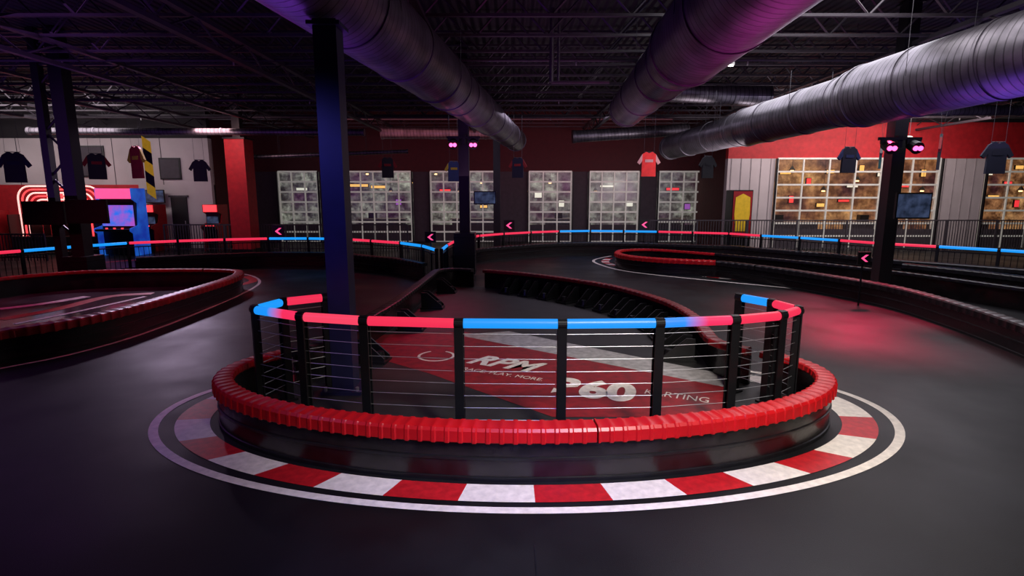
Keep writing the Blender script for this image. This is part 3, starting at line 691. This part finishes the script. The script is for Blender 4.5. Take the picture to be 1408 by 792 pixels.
for j in range(6):
    ins=.02+j*.16; w2=(c1-c0)/2-ins; cx=(c0+c1)/2; top=zt_-j*.13; rr=.5*max(.3,1-j*.1)
    pts=[Vector((cx-w2,22-j*.0,.7)),Vector((cx-w2,22,top-rr))]
    for k in range(1,7):
        t=math.pi-k*math.pi/12; pts.append(Vector((cx-w2+rr+rr*math.cos(t),22,top-rr+rr*math.sin(t))))
    pts+= [Vector((2*cx-p.x,p.y,p.z)) for p in reversed(pts)]
    mb=MB()
    for a,b in zip(pts[:-1],pts[1:]): mb.cyl(a,b,.032,('whiteneon','redneon')[j%2],8)
    mb.obj('neon_arch',parent=r,smooth=True)
for k in range(n+1):
    mb=MB(); mb.box((c0+wl*k,21.9,1.1),(.05,.9,.9),'blackmetal'); mb.obj('lane_divider',parent=r)
for k in range(14):
    mb=MB(); xx=c0+.9+(c1-c0-1.8)*(k+.5)/14; mb.box((xx,22.3,1.75),(.04,.04,1.2),('whiteneon','redneon')[k%2]); mb.obj('neon_bar',parent=r)
px=W(1018,290,23.4); r=root('vending_machine',(px.x,23.55,0),'tall yellow and red vending machine by the doors','vending machine')
mb=MB(); mb.box((px.x,23.6,1.25),(.85,.7,2.5),'black'); mb.obj('cabinet_body',parent=r)
mb=MB(); mb.box((px.x,23.24,1.5),(.78,.04,1.9),'darkred'); mb.obj('front_panel',parent=r)
mb=MB(); mb.prism([(px.x-.25,.8),(px.x+.25,.8),(px.x+.32,1.5),(px.x+.3,2.2),(px.x,2.35),(px.x-.3,2.2),(px.x-.32,1.5)],lambda a,b,t:Vector((a,23.21-t,b)),.01,'yellow'); mb.obj('graphic_panel',parent=r)
for i in range(22):
    x=-10+i*1.2 if i<13 else 11.2+(i-13)*1.5; y=YW+2.0 if i<13 else YR+1.6; z=2.5+.45*(i%3)
    r=root('pendant_lamp',(x,y,z),'small warm glowing pendant lamp behind the doors','lamp','pendant lamps')
    mb=MB(); mb.cyl((x,y,z),(x,y,z+.18),.14,'blackmetal',12,.04); mb.cyl((x,y,z+.18),(x,y,ZC-.02),.01,'blackmetal',4); mb.obj('lamp_shade',parent=r)
    mb=MB(); mb.cyl((x,y,z-.05),(x,y,z+.05),.07,'warm',10); mb.obj('bulb',parent=r)
for i,(x,y) in enumerate([(-7,30),(-2,30),(3,30),(8,30),(13,26.2),(17,26.2),(21,26.2)]):
    r=root('display_counter',(x,y,0),'dark shop counter behind the glass doors','counter','shop counters')
    mb=MB(); mb.box((x,y,.5),(2.4,.7,1.0),'greywall'); mb.obj('counter_body',parent=r)
    mb=MB(); mb.box((x,y,1.03),(2.6,.8,.06),'pierrib'); mb.obj('counter_top',parent=r)
    mb=MB(); mb.box((x-.5,y,1.22),(.4,.3,.32),'black'); mb.obj('till',parent=r)
# ------------------------------------------------ lights
def area(loc,tgt,size,e,col,sy=None):
    l=bpy.data.lights.new('area','AREA'); l.energy=e; l.color=col; l.size=size
    if sy: l.shape='RECTANGLE'; l.size_y=sy
    o=bpy.data.objects.new('area_light',l); link(o); o.location=loc; o.rotation_euler=(Vector(tgt)-Vector(loc)).to_track_quat('-Z','Y').to_euler(); return o
def spot(loc,tgt,ang,e,col,r=.3):
    l=bpy.data.lights.new('spot','SPOT'); l.energy=e; l.color=col; l.spot_size=math.radians(ang); l.spot_blend=.9; l.shadow_soft_size=r
    o=bpy.data.objects.new('spot_light',l); link(o); o.location=loc; o.rotation_euler=(Vector(tgt)-Vector(loc)).to_track_quat('-Z','Y').to_euler(); return o
spot((2.3,.5,5.4),(1.3,4.5,0),62,2200,(1,.92,.84),.5)
area((5.0,9,5.8),(5.0,9.5,0),4,190,(1,.93,.95))
area((9,14,5.2),(9,14,0),7,440,(.95,.9,1))
area((1,19,4.9),(1,19.5,0),8,130,(.9,.75,1),4)
spot((-6,2,5.2),(-3.4,5.4,0),50,230,(.50,.28,1),.5)
spot((-3.8,3.2,4.0),(-1.99,6.35,2.2),34,300,(.15,.14,1),.3)
area((-10,10,5.2),(-9,10.5,0),5,35,(.6,.2,1))
spot((-11,18,4.8),(-10,13,0),70,1300,(.85,.65,.95),.3)
spot((-12,9,4.8),(-10,12.5,0),60,500,(1,.04,.12),.3)
spot((1.0,-.6,4.0),(.5,2.4,0),54,1100,(.09,.10,1),.4)
spot((8.2,13.0,4.4),(7.0,11.0,0),62,3600,(1,.02,.10),.2)
spot((-1.5,14.5,4.5),(-3.5,11.5,0),80,1200,(1,.03,.12),.3)
area((-3,8,2.6),(-1.5,9,6),3,50,(.35,.08,1)); area((3.5,8,2.8),(3.0,9,6),2.5,42,(.9,.08,.6))
area((8,9,2.8),(7.5,9,6),3,38,(.28,.10,1)); area((7.0,18,2.8),(6.3,19,4.5),2.0,90,(1,.85,.9))
area((-12,13,3.0),(-12,15,6),7,50,(.40,.14,1)); area((1,15,3.0),(1,16,6),5,36,(.8,.4,.8)); area((12,14,3.0),(12,15,6),5,30,(.5,.3,1))
spot((-9,14,3.4),(-14,24,4),60,90,(.6,.35,1),.3)
area((14,20.5,5.4),(14,24,3.4),7,340,(1,.80,.78),1.5); area((-18,20,5.2),(-18,24,3.2),8,190,(1,.85,.88),2)
area((0,29.5,4.6),(0,29.5,0),16,150,(1,.9,.75),2); area((17,25.8,4.9),(17,25.8,0),14,180,(1,.72,.45),2)
area((-.2,24,4.6),(-.2,27.6,3.8),14,60,(1,.3,.35),2)
area((pr.x,20,4.6),(pr.x,22,2.5),1.2,45,(1,.6,.6))
w=bpy.data.worlds.new('World'); scene.world=w; w.use_nodes=True; w.node_tree.nodes['Background'].inputs[0].default_value=(.35,.25,.7,1); w.node_tree.nodes['Background'].inputs[1].default_value=.003
# ------------------------------------------------ camera
cam=bpy.data.cameras.new('Camera'); co=bpy.data.objects.new('Camera',cam); link(co)
cam.sensor_width=36; cam.lens=F/1408*36; cam.clip_end=200
co.location=(0,0,H); co.rotation_euler=(math.radians(90)-PITCH,0,0); scene.camera=co
